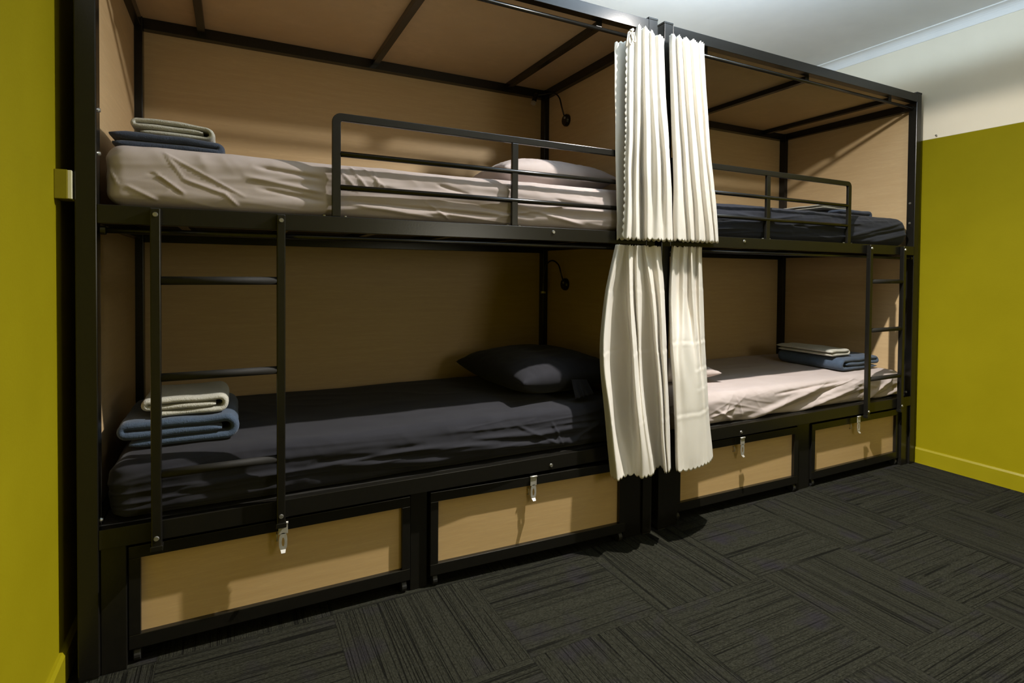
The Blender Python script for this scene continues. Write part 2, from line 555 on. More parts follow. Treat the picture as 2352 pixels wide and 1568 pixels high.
def staple(d, x, z):
    """small wire staple on the drawer front, left of the hasp strap"""
    g = G().tube([(x - .006, 0.048, z + .014), (x - .006, 0.036, z + .010), (x - .006, 0.036, z - .010), (x - .006, 0.048, z - .014)], 0.0022, 8)
    g.make('staple', CHROME, d, smooth=True)
d1 = drawer(0.1445, 0.9245, 0.087, 0.3155, 0.030, 0.030, 'wooden drawer under the left bunk nearest the left wall, below the ladder')
d2 = drawer(1.058, 1.862, 0.085, 0.318, 0.022, -0.012, 'wooden drawer under the left bunk just left of the hanging curtains, slightly pulled out')
d3 = drawer(2.2515, 3.0425, 0.087, 0.316, 0.036, 0.024, 'wooden drawer under the right bunk just right of the hanging curtains')
d4 = drawer(3.222, 3.9885, 0.084, 0.312, 0.030, 0.030, 'wooden drawer under the right bunk nearest the right wall')
for d, x in ((d1, 0.519), (d2, 1.436), (d3, 2.612), (d4, 3.556)):
    staple(d, x, 0.292)

# ------------------------------------------------------------------ soft things
def fbm(x, y, z=0.0, o=3):
    return noise.fractal((x, y, z), 1.0, 2.0, o)
def ridge(x, y, z=0.0):
    return 1.0 - abs(noise.noise((x, y, z))) * 2.0
def sm(t):
    t = max(0.0, min(1.0, t))
    return t * t * (3 - 2 * t)

def crease(x, z, c):
    x1, z1, x2, z2, w, h = c
    dx, dz = x2 - x1, z2 - z1
    L2 = dx * dx + dz * dz
    t = ((x - x1) * dx + (z - z1) * dz) / L2
    tc = max(0.0, min(1.0, t))
    px, pz = x1 + tc * dx, z1 + tc * dz
    # signed distance: one side lifts, the other drops
    d = ((x - px) * -dz + (z - pz) * dx) / math.sqrt(L2)
    e = math.hypot(x - px, z - pz)
    if e > 4 * w: return 0.0
    fade = sm(min(t, 1 - t) * 4 + 0.35) if 0 <= t <= 1 else 0.3
    return h * math.exp(-(e / w) ** 2) * fade

def mattress(name, x0, x1, y0, y1, z0, z1, m, seed, creases, label, group, amp=0.006, slope=0.05, rad=0.055, topamp=0.003, ymin=None):
    nx, ny, nz = 360, 60, 46
    v = []; f = []; idx = {}
    cx, cy, cz = (x0 + x1) / 2, (y0 + y1) / 2, (z0 + z1) / 2
    hx, hy, hz = (x1 - x0) / 2, (y1 - y0) / 2, (z1 - z0) / 2
    def vert(i, j, k):
        key = (i, j, k)
        if key in idx: return idx[key]
        p = Vector((x0 + (x1 - x0) * i / nx, y0 + (y1 - y0) * j / ny, z0 + (z1 - z0) * k / nz))
        q = Vector((max(-hx + rad, min(hx - rad, p.x - cx)), max(-hy + rad, min(hy - rad, p.y - cy)), max(-hz + rad, min(hz - rad, p.z - cz))))
        d = Vector((p.x - cx, p.y - cy, p.z - cz)) - q
        nrm = d.normalized() if d.length > 1e-9 else Vector((0, 0, 1))
        # soften: blend box corner toward the sphere
        pos = Vector((cx, cy, cz)) + q + nrm * rad
        x, y, z = pos
        if ymin is not None and nrm.y < -0.3:
            pos.y += (0.010 * (z1 - pos.z) / (z1 - z0) * -1 + 0.006) * min(1.0, (-nrm.y - .3) * 3)
        x, y, z = pos
        fr = sm(-nrm.y * 1.2)                   # how far on the front face
        tp = sm(nrm.z * 1.2)
        # long drawn folds along the side
        a = ridge(x * 1.1 + seed, (z + slope * (x - x0)) * 17 + seed * 3, seed)
        b_ = ridge(x * 2.6 + seed * 2, (z - slope * 1.7 * (x - x0)) * 30, seed + 5)
        w_ = 0.5 + 0.5 * noise.noise((x * 1.7 + seed, z * 3, 3.3))
        dis = fr * amp * (sm(a) * 1.2 - 0.7 + (sm(b_) - .5) * 0.5) * (0.35 + w_)
        # finer, sharper drawn lines
        c_ = ridge(x * 1.5 + seed * 4, (z + slope * 1.3 * (x - x0)) * 34, seed + 2)
        dis += fr * amp * 0.75 * max(0.0, c_) ** 4 * sm(0.5 + noise.noise((x * 2.1 + seed, z * 5, 8.1)))
        d_ = ridge(x * 7 - z * 9 + seed, z * 9 + x * 2.2, seed + 6)
        dis += fr * 0.0022 * max(0.0, d_) ** 5 * sm(0.2 + 1.4 * noise.noise((x * 1.3 + seed, z * 2, 2.7)))
        # puckers along the top and bottom edge
        ed = 1 - min(1.0, abs(z - (z1 - .03)) / .05)
        dis += fr * 0.0022 * ed * (ridge(x * 16 + z * 12, z * 4, seed + 9) - .4)
        for c in creases:
            dis += fr * crease(x, z, c)
        # top: gentle swells and fine creases
        dis += tp * topamp * (fbm(x * 2.2 + seed, y * 3.1, 1.0) + 0.9 * (ridge(x * 3.2 + y * 1.5, y * 7, seed) ** 3 if ridge(x * 3.2 + y * 1.5, y * 7, seed) > 0 else 0) - .3)
        ends = sm(abs(nrm.x) * 1.2)
        dis += ends * 0.004 * (ridge(y * 5, z * 20, seed) - .5)
        pos = pos + nrm * dis
        if pos.z < z0: pos.z = z0
        if ymin is not None and pos.y < ymin: pos.y = ymin
        idx[key] = len(v); v.append(tuple(pos))
        return idx[key]
    def face(a, b, c, d): f.append((a, b, c, d))
    for i in range(nx):
        for j in range(ny):
            face(vert(i, j, nz), vert(i + 1, j, nz), vert(i + 1, j + 1, nz), vert(i, j + 1, nz))
            face(vert(i, j, 0), vert(i, j + 1, 0), vert(i + 1, j + 1, 0), vert(i + 1, j, 0))
    for i in range(nx):
        for k in range(nz):
            face(vert(i, 0, k), vert(i + 1, 0, k), vert(i + 1, 0, k + 1), vert(i, 0, k + 1))
            face(vert(i, ny, k), vert(i, ny, k + 1), vert(i + 1, ny, k + 1), vert(i + 1, ny, k))
    for j in range(ny):
        for k in range(nz):
            face(vert(0, j, k), vert(0, j, k + 1), vert(0, j + 1, k + 1), vert(0, j + 1, k))
            face(vert(nx, j, k), vert(nx, j + 1, k), vert(nx, j + 1, k + 1), vert(nx, j, k + 1))
    o = make(name, v, f, m, None, smooth=True)
    tag(o, label, 'mattress', group)
    return o

MG = 'mattresses in fitted sheets'
cr_a = [(.205, 1.515, .42, 1.40, 0.0028, 0.0051), (.255, 1.442, .365, 1.405, 0.0049, 0.0059), (.183, 1.455, .258, 1.398, 0.0042, 0.0059), (.19, 1.44, .25, 1.395, 0.0035, -0.0043),
        (.115, 1.41, .19, 1.375, 0.0042, 0.0051), (.075, 1.46, .095, 1.41, 0.0035, 0.0043), (.21, 1.51, .26, 1.44, 0.0028, 0.0034), (.36, 1.41, .40, 1.372, 0.0035, 0.0051),
        (.165, 1.452, .205, 1.447, 0.0028, -0.0026), (.74, 1.53, .80, 1.45, 0.0042, 0.0051), (.70, 1.52, .77, 1.44, 0.0042, 0.0043), (.78, 1.53, .86, 1.46, 0.0042, 0.0043), (.82, 1.52, .84, 1.45, 0.0028, 0.0051),
        (.45, 1.50, .66, 1.475, 0.0070, -0.0085), (.42, 1.465, .66, 1.43, 0.0070, 0.0068), (.46, 1.43, .66, 1.40, 0.0056, -0.0059), (.72, 1.41, 1.30, 1.385, 0.0063, -0.0085), (.74, 1.40, 1.05, 1.37, 0.0070, 0.0076),
        (1.05, 1.49, 1.18, 1.46, 0.0056, -0.0059), (1.20, 1.42, 1.45, 1.39, 0.0070, -0.0068), (1.30, 1.385, 1.62, 1.45, 0.0049, 0.0051), (1.38, 1.43, 1.70, 1.37, 0.0070, 0.0068), (1.55, 1.47, 1.78, 1.44, 0.0049, -0.0051), (1.0, 1.425, 1.10, 1.365, 0.0042, 0.0051)]
mattress('mattress', 0.060, 1.985, 0.027, 0.935, 1.3515, 1.536, MAUVE, 1.3, cr_a, 'mattress in a creased mauve-grey fitted sheet on the left upper bunk', MG, 0.0055, 0.05, 0.05, ymin=0.0188)
cr_c = [(.75, .53, 1.30, .50, .010, .010), (.70, .50, 1.1, .465, .012, .010), (.62, .47, 1.0, .445, .012, -.010), (1.0, .50, 1.6, .47, .010, .010), (1.2, .53, 1.55, .51, .008, .008), (1.40, .55, 1.58, .46, .006, .007), (1.55, .55, 1.60, .45, .005, .006),
        (1.62, .45, 1.79, .53, .008, .010), (1.30, .47, 1.62, .44, .008, -.010), (.62, .52, 1.0, .53, .010, -.010), (.25, .50, .55, .51, .010, .008), (.25, .455, .55, .462, .010, .008)]
mattress('mattress', 0.062, 1.985, 0.032, 0.935, 0.4255, 0.600, CHAR, 7.7, cr_c, 'mattress in a charcoal fitted sheet on the left lower bunk', MG, 0.008, -0.02, 0.05)
cr_b = [(3.46, 1.39, 4.05, 1.50, .008, .008), (3.55, 1.375, 4.08, 1.46, .008, -.008), (3.70, 1.37, 4.08, 1.43, .008, .008), (3.55, 1.48, 3.9, 1.50, .006, .005), (2.6, 1.47, 2.85, 1.44, .008, .007), (2.85, 1.46, 3.1, 1.49, .006, .006), (3.0, 1.43, 3.4, 1.42, .008, -.007)]
mattress('mattress', T - 1.985, T - 0.063, 0.027, 0.935, 1.3515, 1.524, NAVY, 12.1, cr_b, 'mattress in a dark navy-charcoal fitted sheet on the right upper bunk', MG, 0.0055, -0.05, 0.06, ymin=0.0188)
cr_d = [(2.55, .40, 3.30, .555, .016, .016), (2.75, .41, 3.45, .54, .014, -.016), (2.95, .41, 3.60, .52, .012, .014), (3.15, .42, 3.66, .49, .010, -.012), (2.62, .55, 2.66, .45, .006, .006), (2.48, .50, 2.62, .43, .008, .008), (2.45, .47, 2.6, .50, .006, .006), (2.5, .44, 2.56, .52, .006, .005),
        (3.66, .43, 3.95, .545, .010, .012), (3.75, .42, 4.0, .50, .010, -.010), (3.80, .42, 4.02, .47, .009, .010), (2.9, .54, 3.5, .565, .008, -.008)]
mattress('mattress', T - 1.985, T - 0.060, 0.034, 0.935, 0.4255, 0.580, MAUVE, 21.4, cr_d, 'mattress in a rumpled mauve-grey fitted sheet on the right lower bunk', MG, 0.006, -0.12, 0.05)

def pillow(cx, cy, z0, lx, ly, h, m, seed, label, rotz=0.0, tilt=0.0, group='pillows on the bunks', flap=False):
    n = 56
    def P(u, w, s):
        # outline: square with slightly pulled-in sides and pointed corners
        px = u * lx / 2 * (1 - 0.07 * (1 - w * w) * abs(u) ** 2 * 0 - 0.05 * (1 - abs(w) ** 2) * abs(u))
        py = w * ly / 2 * (1 - 0.06 * (1 - abs(u) ** 2) * abs(w))
        t = (max(0, 1 - abs(u) ** 3.2) * max(0, 1 - abs(w) ** 3.2)) ** 0.55
        wr = 0.006 * (ridge(px * 5 + seed, py * 9, seed) - .4) * t
        ed = 0.006 * (ridge(px * 22, py * 22, seed + 2) - .4) * (1 - t) * t * 3
        z = h / 2 + s * (h / 2 * t + wr + ed)
        if s < 0: z = max(z, h / 2 - h / 2 * t * 0.98)
        q = Vector((px, py, z))
        q.rotate(Matrix.Rotation(tilt, 3, 'Y'))
        q.rotate(Matrix.Rotation(rotz, 3, 'Z'))
        return (cx + q.x, cy + q.y, z0 + q.z)
    g = G()
    for s in (1, -1):
        rows = [[P(-1 + 2 * i / n, -1 + 2 * j / n, s) for i in range(n + 1)] for j in range(n + 1)]
        g.grid(rows)
    g.v = [tuple(a) for a in g.v]
    o = g.make('pillow', m, None, smooth=True)
    bm = bmesh.new(); bm.from_mesh(o.data)
    bmesh.ops.remove_doubles(bm, verts=bm.verts[:], dist=1e-5)
    bmesh.ops.recalc_face_normals(bm, faces=bm.faces[:])
    bm.to_mesh(o.data); bm.free()
    for p in o.data.polygons: p.use_smooth = True
    mn = min(vv.co.z for vv in o.data.vertices)
    for vv in o.data.vertices: vv.co.z -= mn
    o.location.z = z0; WLOC[o] = Vector(o.location)
    tag(o, label, 'pillow', group)
    return o
p1 = pillow(1.70, 0.42, 1.538, 0.60, 0.44, 0.155, MAUVE, 3.1, 'mauve-grey pillow at the head of the left upper bunk')
p2 = pillow(1.72, 0.50, 0.604, 0.56, 0.72, 0.190, CHAR, 5.2, 'charcoal pillow in shadow at the head of the left lower bunk', rotz=0.06)
p3 = pillow(2.47, 0.46, 0.584, 0.56, 0.40, 0.10, MAUVE, 9.2, 'mauve-grey pillow corner peeking past the curtains on the right lower bunk', rotz=-0.10)
p4 = pillow(2.47, 0.52, 1.529, 0.56, 0.40, 0.12, NAVY, 4.4, 'dark pillow corner peeking past the curtains on the right upper bunk', rotz=-0.08)

# open end of the lower left pillow case: a hanging flap with gathers
g = G(); rows = []
for j in range(15):
    t = j / 14
    rows.append([(1.745 + 0.085 * (i / 20 - .5) * (1 + .2 * t) + 0.01 * t, 0.138 + 0.006 * math.sin(i * 1.3) * t - 0.035 * t + 0.01 * (i / 20 - .5), 0.700 - 0.080 * t - (0.010 * (i / 20)) * (1 - t) + 0.012 * (i / 20) * t) for i in range(21)])
g.grid(rows)
fl = g.make('case_flap', CHAR, p2, smooth=True, solid=0.003)

# ---- folded towels and blankets: a spiral-folded strip with rounded edges
def folded(name, x0, x1, y0, y1, z0, t, m, seed, layers, label, cat, group, droop=0.0, mirror=False, skew=0.0, lump=0.004, fold_r=None):
    """spiral fold seen from the front: outer wrap plus inner layers"""
    Wd = x1 - x0
    H = layers * t
    r = t * (layers - 1) / 2
    path = []
    path.append((x0 + .02, t * .5)); 
    nseg = 14
    for k in range(nseg + 1):
        path.append((x0 + .02 + (Wd - .02 - r - t * .5) * k / nseg, t * .5))
    for k in range(1, 13):
        a = -math.pi / 2 + math.pi * k / 12
        path.append((x1 - r - t * .5 + r * math.cos(a), t * .5 + r + r * math.sin(a)))
    for k in range(1, nseg + 1):
        path.append((x1 - r - t * .5 - (Wd - r - t) * k / nseg, H - t * .5))
    xi = x0 + t * .5
    zc = H - t * .5
    # inner turns
    for L in range(layers - 2):
        right = (L % 2 == 0)
        if right:
            for k in range(1, 9):
                a = math.pi / 2 + math.pi * k / 8
                path.append((xi + t * .5 + t * .5 * math.cos(a) - t * .5, zc - t * .5 + t * .5 * math.sin(a)))
            zc -= t
            xe = x1 - r - t * .9 - .01 * L
            for k in range(1, nseg + 1):
                path.append((xi + (xe - xi) * k / nseg, zc))
            xi2 = xe
        else:
            for k in range(1, 9):
                a = math.pi / 2 - math.pi * k / 8
                path.append((xi2 + t * .5 * math.cos(a), zc - t * .5 + t * .5 * math.sin(a)))
            zc -= t
            for k in range(1, nseg + 1):
                path.append((xi2 - (xi2 - xi - .01) * k / nseg, zc))
    clean = [path[0]]
    for p in path[1:]:
        if math.hypot(p[0] - clean[-1][0], p[1] - clean[-1][1]) > 0.0015: clean.append(p)
    path = clean
    n = len(path)
    nrm = []
    for k in range(n):
        a = path[max(0, k - 1)]; b = path[min(n - 1, k + 1)]
        dx, dz = b[0] - a[0], b[1] - a[1]
        l = math.hypot(dx, dz) or 1
        nrm.append((-dz / l, dx / l))
    ys = [0, .004, .012, .03]
    D = y1 - y0
    ny = 18
    yy = [y0 + q for q in ys] + [y0 + .03 + (D - .06) * k / ny for k in range(1, ny)] + [y1 - q for q in reversed(ys)]
    th = [.25, .68, .93, 1.0] + [1.0] * (ny - 1) + [1.0, .93, .68, .25]
    g = G()
    half = t * .47
    rows = []
    for y, s in zip(yy, th):
        ring = []
        for sgn in (1, -1):
            rng = range(n) if sgn == 1 else range(n - 1, -1, -1)
            for k in rng:
                px, pz = path[k]
                e = 1.0
                if k == 0 or k == n - 1: e = .35
                elif k == 1 or k == n - 2: e = .8
                q = half * s * e * sgn
                X_ = px + nrm[k][0] * q; Z_ = pz + nrm[k][1] * q
                lm = lump * noise.noise((X_ * 14 + seed, y * 9, k * .05 + seed)) * (Z_ / H)
                X_ += skew * (y - y0) + 0.5 * lump * noise.noise((y * 14, Z_ * 25, seed + 3))
                u = (X_ - x0) / Wd
                Z_ = z0 + max(Z_ + lm - droop * max(0, u - .35) ** 2 * (Z_ / H), 0.0008)
                yo = y + 0.010 * noise.noise((k * .11, seed, 0.0)) * (1 if y < (y0 + y1) / 2 else -1)
                XX = (x0 + x1) - X_ if mirror else X_
                ring.append((XX, yo, Z_))
        ring.append(ring[0])
        rows.append(ring)
    g.grid(rows)
    N = 2 * n + 1
    # end caps: strip quads
    for base, flip in ((0, False), ((len(rows) - 1) * N, True)):
        for k in range(n - 1):
            a, b, c, d = base + k, base + k + 1, base + 2 * n - 2 - k, base + 2 * n - 1 - k
            g.f.append((a, b, c, d) if not flip else (d, c, b, a))
    o = g.make(name, m, None, smooth=True)
    bm = bmesh.new(); bm.from_mesh(o.data)
    bmesh.ops.remove_doubles(bm, verts=bm.verts[:], dist=1e-6)
    bmesh.ops.recalc_face_normals(bm, faces=bm.faces[:])
    bm.to_mesh(o.data); bm.free()
    for p in o.data.polygons: p.use_smooth = True
    tag(o, label, cat, group)
    return o
TG, BG = 'folded cream towels on the beds', 'folded blue blankets on the beds'
folded('folded_blanket', 0.045, 0.365, 0.13, 0.52, 1.5395, 0.0265, FLEECE2, 1.0, 2, 'folded dark blue blanket under a towel at the foot of the left upper bunk', 'blanket', BG, 0.02)
folded('folded_towel', 0.112, 0.335, 0.17, 0.50, 1.5925, 0.0180, TOWEL, 2.0, 3, 'folded cream towel on top of the blanket on the left upper bunk', 'towel', TG, 0.030)
folded('folded_blanket', 0.078, 0.405, 0.155, 0.56, 0.604, 0.0275, FLEECE, 3.0, 3, 'thick folded blue blanket behind the ladder on the left lower bunk', 'blanket', BG, 0.0, lump=0.006)
folded('folded_towel', 0.135, 0.375, 0.19, 0.46, 0.6885, 0.0205, TOWEL, 4.0, 3, 'folded cream towel stacked on the blanket on the left lower bunk', 'towel', TG, 0.0)
folded('folded_blanket', 3.64, 4.02, 0.16, 0.62, 0.584, 0.0265, FLEECE, 5.0, 3, 'folded blue blanket behind the ladder on the right lower bunk', 'blanket', BG, 0.0, mirror=True, lump=0.007)
folded('folded_towel', 3.60, 3.81, 0.21, 0.60, 0.667, 0.021, TOWEL, 6.0, 2, 'folded cream towel on top of the blanket on the right lower bunk', 'towel', TG, 0.0, lump=0.006)
folded('folded_blanket', 3.70, 4.06, 0.24, 0.60, 1.5275, 0.030, FLEECE2, 7.0, 2, 'folded blue blanket at the foot of the right upper bunk', 'blanket', BG, 0.0)
folded('folded_towel', 3.62, 3.93, 0.30, 0.62, 1.589, 0.0135, TOWEL, 8.0, 2, 'folded pale towel lying on the blanket at the foot of the right upper bunk', 'towel', TG, 0.02)

# ------------------------------------------------------------------ curtains
def cat_rom(p, t):
    n = len(p) - 1
    s = max(0.0, min(n - 1e-9, t * n)); i = int(s); f = s - i
    p0 = p[max(0, i - 1)]; p1 = p[i]; p2 = p[i + 1]; p3 = p[min(n, i + 2)]
    return tuple(0.5 * (2 * b + (c - a) * f + (2 * a - 5 * b + 4 * c - d) * f * f + (-a + 3 * b - 3 * c + d) * f ** 3) for a, b, c, d in zip(p0, p1, p2, p3))

def curtain(net, seed, label, hem, creases=(), edge_scallop=(False, False), nu=260, nv=120):
    rowsn = len(net)
    # v spacing follows height
    zs = [sum(q[2] for q in r) / len(r) for r in net]
    vv = [(zs[0] - z) / (zs[0] - zs[-1]) for z in zs]
    fine = [[cat_rom(r, i / nu) for i in range(nu + 1)] for r in net]
    # arc length along the hem for the scallops
    arc = [0.0]
    for i in range(nu):
        a, b = fine[-1][i], fine[-1][i + 1]
        arc.append(arc[-1] + math.hypot(a[0] - b[0], a[1] - b[1]))
    rows = []
    z_top, z_bot = zs[0], zs[-1]
    for j in range(nv + 1):
        v = j / nv
        # piecewise smooth interpolation in v (monotone hermite on the rows)
        k = 0
        while k < rowsn - 2 and v > vv[k + 1]: k += 1
        h = vv[k + 1] - vv[k]; t = (v - vv[k]) / h
        row = []
        for i in range(nu + 1):
            p1, p2 = fine[k][i], fine[k + 1][i]
            pa = fine[k - 1][i] if k > 0 else None
            pb = fine[k + 2][i] if k + 2 < rowsn else None
            q = []
            for c in range(3):
                d = (p2[c] - p1[c]) / h
                m1 = d if pa is None else 0.5 * (d + (p1[c] - pa[c]) / (vv[k] - vv[k - 1]))
                m2 = d if pb is None else 0.5 * (d + (pb[c] - p2[c]) / (vv[k + 2] - vv[k + 1]))
                t2, t3 = t * t, t ** 3
                q.append((2 * t3 - 3 * t2 + 1) * p1[c] + (t3 - 2 * t2 + t) * h * m1 + (-2 * t3 + 3 * t2) * p2[c] + (t3 - t2) * h * m2)
            x, y, z = q
            # rumples
            am = 0.004 * sm(v * 1.5)
            y += am * noise.noise((x * 8 + seed, z * 3, seed)) + 0.0012 * noise.noise((x * 22, z * 9, seed + 4)) * sm(v * 3)
            x += 0.008 * noise.noise((x * 9 + seed, z * 3.2, seed + 8)) * sm(v * 1.5)
            y += 0.005 * noise.noise((x * 14 + z * 5, z * 2.6 + seed, 4.4)) * sm(v * 2)
            # packing creases: thin horizontal kinks
            for cz, cx0, cx1, ch in creases:
                if cx0 < x < cx1:
                    e = (z - cz + 0.004 * math.sin(x * 40 + seed)) / 0.010
                    y += ch * e * math.exp(-e * e) * sm(min(x - cx0, cx1 - x) / .03)
            if z_bot > 1.0 or x > 1.985:
                y = min(y, -0.0032)
            # small ruffle over the rod
            if v < 0.03:
                y -= 0.004 * (1 - v / .03) * (0.5 + 0.5 * math.sin(arc[i] * 260))
                z += 0.006 * (1 - v / .03) * abs(math.sin(arc[i] * 120 + seed))
            # scalloped hem
            if v > 0.93:
                z -= 0.013 * sm((v - .93) / .07) * (abs(math.sin(math.pi * arc[i] / hem)) ** 0.6)
            row.append([x, y, z])
        rows.append(row)
    # scalloped free side edge
    if edge_scallop[0]:
        for j, row in enumerate(rows):
            s = 0.009 * abs(math.sin(math.pi * (j / nv) * (z_top - z_bot) / hem))
            for i in range(8):
                row[i][0] -= s * (1 - i / 8)
    g = G().grid(rows)
    o = g.make('curtain', CURT, None, smooth=True, solid=0.0016)
    tag(o, label, 'curtain', 'cream curtains hanging between the bunks')
    return o

NET_UA=[[(1.857,-0.037,2.150),(1.868,-0.046,2.165),(1.901,-0.030,2.200),(1.905,-0.048,2.222),(1.938,-0.030,2.218),(1.942,-0.048,2.222),(1.980,-0.028,2.216),(1.981,-0.044,2.215),(2.007,-0.034,2.200),(2.016,-0.052,2.200),(2.059,-0.030,2.195),(2.053,-0.008,2.190),(1.926,-0.004,2.170),(1.818,-0.004,2.145),(1.846,0.000,2.140)],
 [(1.853,-0.041,1.850),(1.863,-0.053,1.865),(1.896,-0.037,1.900),(1.902,-0.055,1.922),(1.946,-0.026,1.918),(1.945,-0.055,1.922),(1.980,-0.040,1.916),(1.987,-0.055,1.915),(2.017,-0.044,1.900),(2.030,-0.060,1.900),(2.076,-0.036,1.895),(2.069,-0.009,1.890),(1.937,-0.006,1.870),(1.825,-0.006,1.845),(1.854,-0.002,1.840)],
 [(1.850,-0.047,1.620),(1.858,-0.062,1.620),(1.896,-0.039,1.620),(1.896,-0.063,1.620),(1.959,-0.010,1.620),(1.942,-0.069,1.620),(1.987,-0.049,1.620),(1.994,-0.080,1.620),(2.048,-0.044,1.620),(2.044,-0.079,1.620),(2.096,-0.044,1.620),(2.088,-0.011,1.620),(1.948,-0.008,1.620),(1.828,-0.009,1.620),(1.861,-0.003,1.620)],
 [(1.840,-0.052,1.325),(1.847,-0.070,1.325),(1.884,-0.052,1.325),(1.893,-0.070,1.325),(1.962,-0.018,1.325),(1.949,-0.070,1.325),(1.976,-0.068,1.325),(1.998,-0.082,1.325),(2.038,-0.066,1.325),(2.061,-0.080,1.325),(2.114,-0.050,1.325),(2.105,-0.012,1.325),(1.959,-0.010,1.325),(1.840,-0.012,1.325),(1.868,-0.005,1.325)]]
NET_UB=[[(2.098,-0.022,2.222),(2.097,-0.046,2.222),(2.134,-0.024,2.222),(2.128,-0.050,2.222),(2.168,-0.026,2.222),(2.169,-0.050,2.222),(2.216,-0.024,2.222),(2.217,-0.046,2.222),(2.260,-0.026,2.222),(2.261,-0.046,2.222),(2.298,-0.028,2.222),(2.281,-0.006,2.222),(2.147,-0.004,2.222)],
 [(2.103,-0.029,1.950),(2.104,-0.056,1.950),(2.149,-0.030,1.950),(2.144,-0.058,1.950),(2.188,-0.032,1.950),(2.188,-0.059,1.950),(2.239,-0.030,1.950),(2.239,-0.056,1.950),(2.283,-0.034,1.950),(2.283,-0.053,1.950),(2.321,-0.032,1.950),(2.304,-0.007,1.950),(2.158,-0.005,1.950)],
 [(2.118,-0.037,1.620),(2.120,-0.067,1.620),(2.175,-0.038,1.620),(2.171,-0.067,1.620),(2.220,-0.038,1.620),(2.218,-0.069,1.620),(2.275,-0.038,1.620),(2.273,-0.067,1.620),(2.320,-0.044,1.620),(2.318,-0.061,1.620),(2.358,-0.037,1.620),(2.340,-0.009,1.620),(2.180,-0.007,1.620)],
 [(2.117,-0.050,1.327),(2.122,-0.084,1.327),(2.191,-0.050,1.327),(2.189,-0.080,1.327),(2.245,-0.048,1.327),(2.240,-0.084,1.327),(2.305,-0.050,1.327),(2.301,-0.084,1.327),(2.352,-0.058,1.327),(2.346,-0.074,1.327),(2.390,-0.045,1.327),(2.370,-0.012,1.327),(2.189,-0.010,1.327)]]
NET_LA=[[(1.826,-0.010,1.287),(1.833,-0.028,1.287),(1.867,-0.008,1.287),(1.883,-0.008,1.287),(1.885,-0.030,1.287),(1.922,-0.012,1.287),(1.927,-0.030,1.287),(1.959,-0.010,1.287),(1.969,-0.010,1.287),(1.970,-0.030,1.287),(2.009,-0.012,1.287),(2.035,-0.030,1.287),(2.075,-0.010,1.287)],
 [(1.774,-0.008,1.060),(1.776,-0.035,1.060),(1.837,0.020,1.060),(1.908,0.024,1.060),(1.870,-0.060,1.060),(1.928,-0.015,1.060),(1.921,-0.045,1.060),(1.970,-0.014,1.060),(2.011,-0.014,1.060),(1.991,-0.062,1.060),(2.046,-0.022,1.060),(2.043,-0.055,1.060),(2.095,-0.020,1.060)],
 [(1.751,-0.015,0.820),(1.740,-0.065,0.820),(1.829,0.016,0.820),(1.936,0.024,0.820),(1.855,-0.108,0.820),(1.925,-0.045,0.820),(1.928,-0.056,0.820),(1.976,-0.014,0.820),(2.038,-0.018,0.820),(1.978,-0.110,0.820),(2.039,-0.055,0.820),(2.027,-0.095,0.820),(2.083,-0.050,0.820)],
 [(1.756,-0.050,0.560),(1.751,-0.104,0.560),(1.842,-0.018,0.560),(1.929,-0.008,0.560),(1.858,-0.135,0.560),(1.895,-0.120,0.560),(1.913,-0.118,0.560),(1.997,-0.038,0.560),(2.053,-0.038,0.560),(1.989,-0.136,0.560),(2.028,-0.105,0.560),(2.018,-0.130,0.560),(2.068,-0.090,0.560)],
 [(1.779,-0.060,0.335),(1.767,-0.125,0.335),(1.822,-0.105,0.335),(1.867,-0.105,0.335),(1.875,-0.150,0.335),(1.919,-0.138,0.335),(1.945,-0.134,0.335),(2.010,-0.080,0.335),(2.039,-0.082,0.335),(2.000,-0.150,0.335),(2.026,-0.132,0.335),(2.023,-0.146,0.335),(2.062,-0.115,0.335)]]
NET_LB=[[(2.140,-0.008,1.290),(2.135,-0.030,1.290),(2.184,-0.004,1.290),(2.200,-0.030,1.290),(2.237,-0.010,1.290),(2.239,-0.030,1.290),(2.285,-0.010,1.290),(2.285,-0.030,1.290),(2.325,-0.006,1.290)],
 [(2.125,-0.012,1.060),(2.120,-0.040,1.060),(2.184,-0.004,1.060),(2.187,-0.040,1.060),(2.247,-0.004,1.060),(2.240,-0.045,1.060),(2.285,-0.020,1.060),(2.283,-0.045,1.060),(2.334,-0.012,1.060)],
 [(2.108,-0.050,0.820),(2.095,-0.085,0.820),(2.124,-0.080,0.820),(2.142,-0.100,0.820),(2.211,-0.075,0.820),(2.233,-0.080,0.820),(2.268,-0.060,0.820),(2.277,-0.070,0.820),(2.330,-0.035,0.820)],
 [(2.095,-0.090,0.560),(2.083,-0.120,0.560),(2.106,-0.120,0.560),(2.134,-0.135,0.560),(2.189,-0.125,0.560),(2.225,-0.115,0.560),(2.258,-0.100,0.560),(2.281,-0.095,0.560),(2.335,-0.060,0.560)],
 [(2.083,-0.120,0.330),(2.070,-0.150,0.330),(2.090,-0.155,0.330),(2.128,-0.160,0.330),(2.188,-0.150,0.330),(2.223,-0.140,0.330),(2.257,-0.130,0.330),(2.293,-0.115,0.330),(2.345,-0.080,0.330)]]

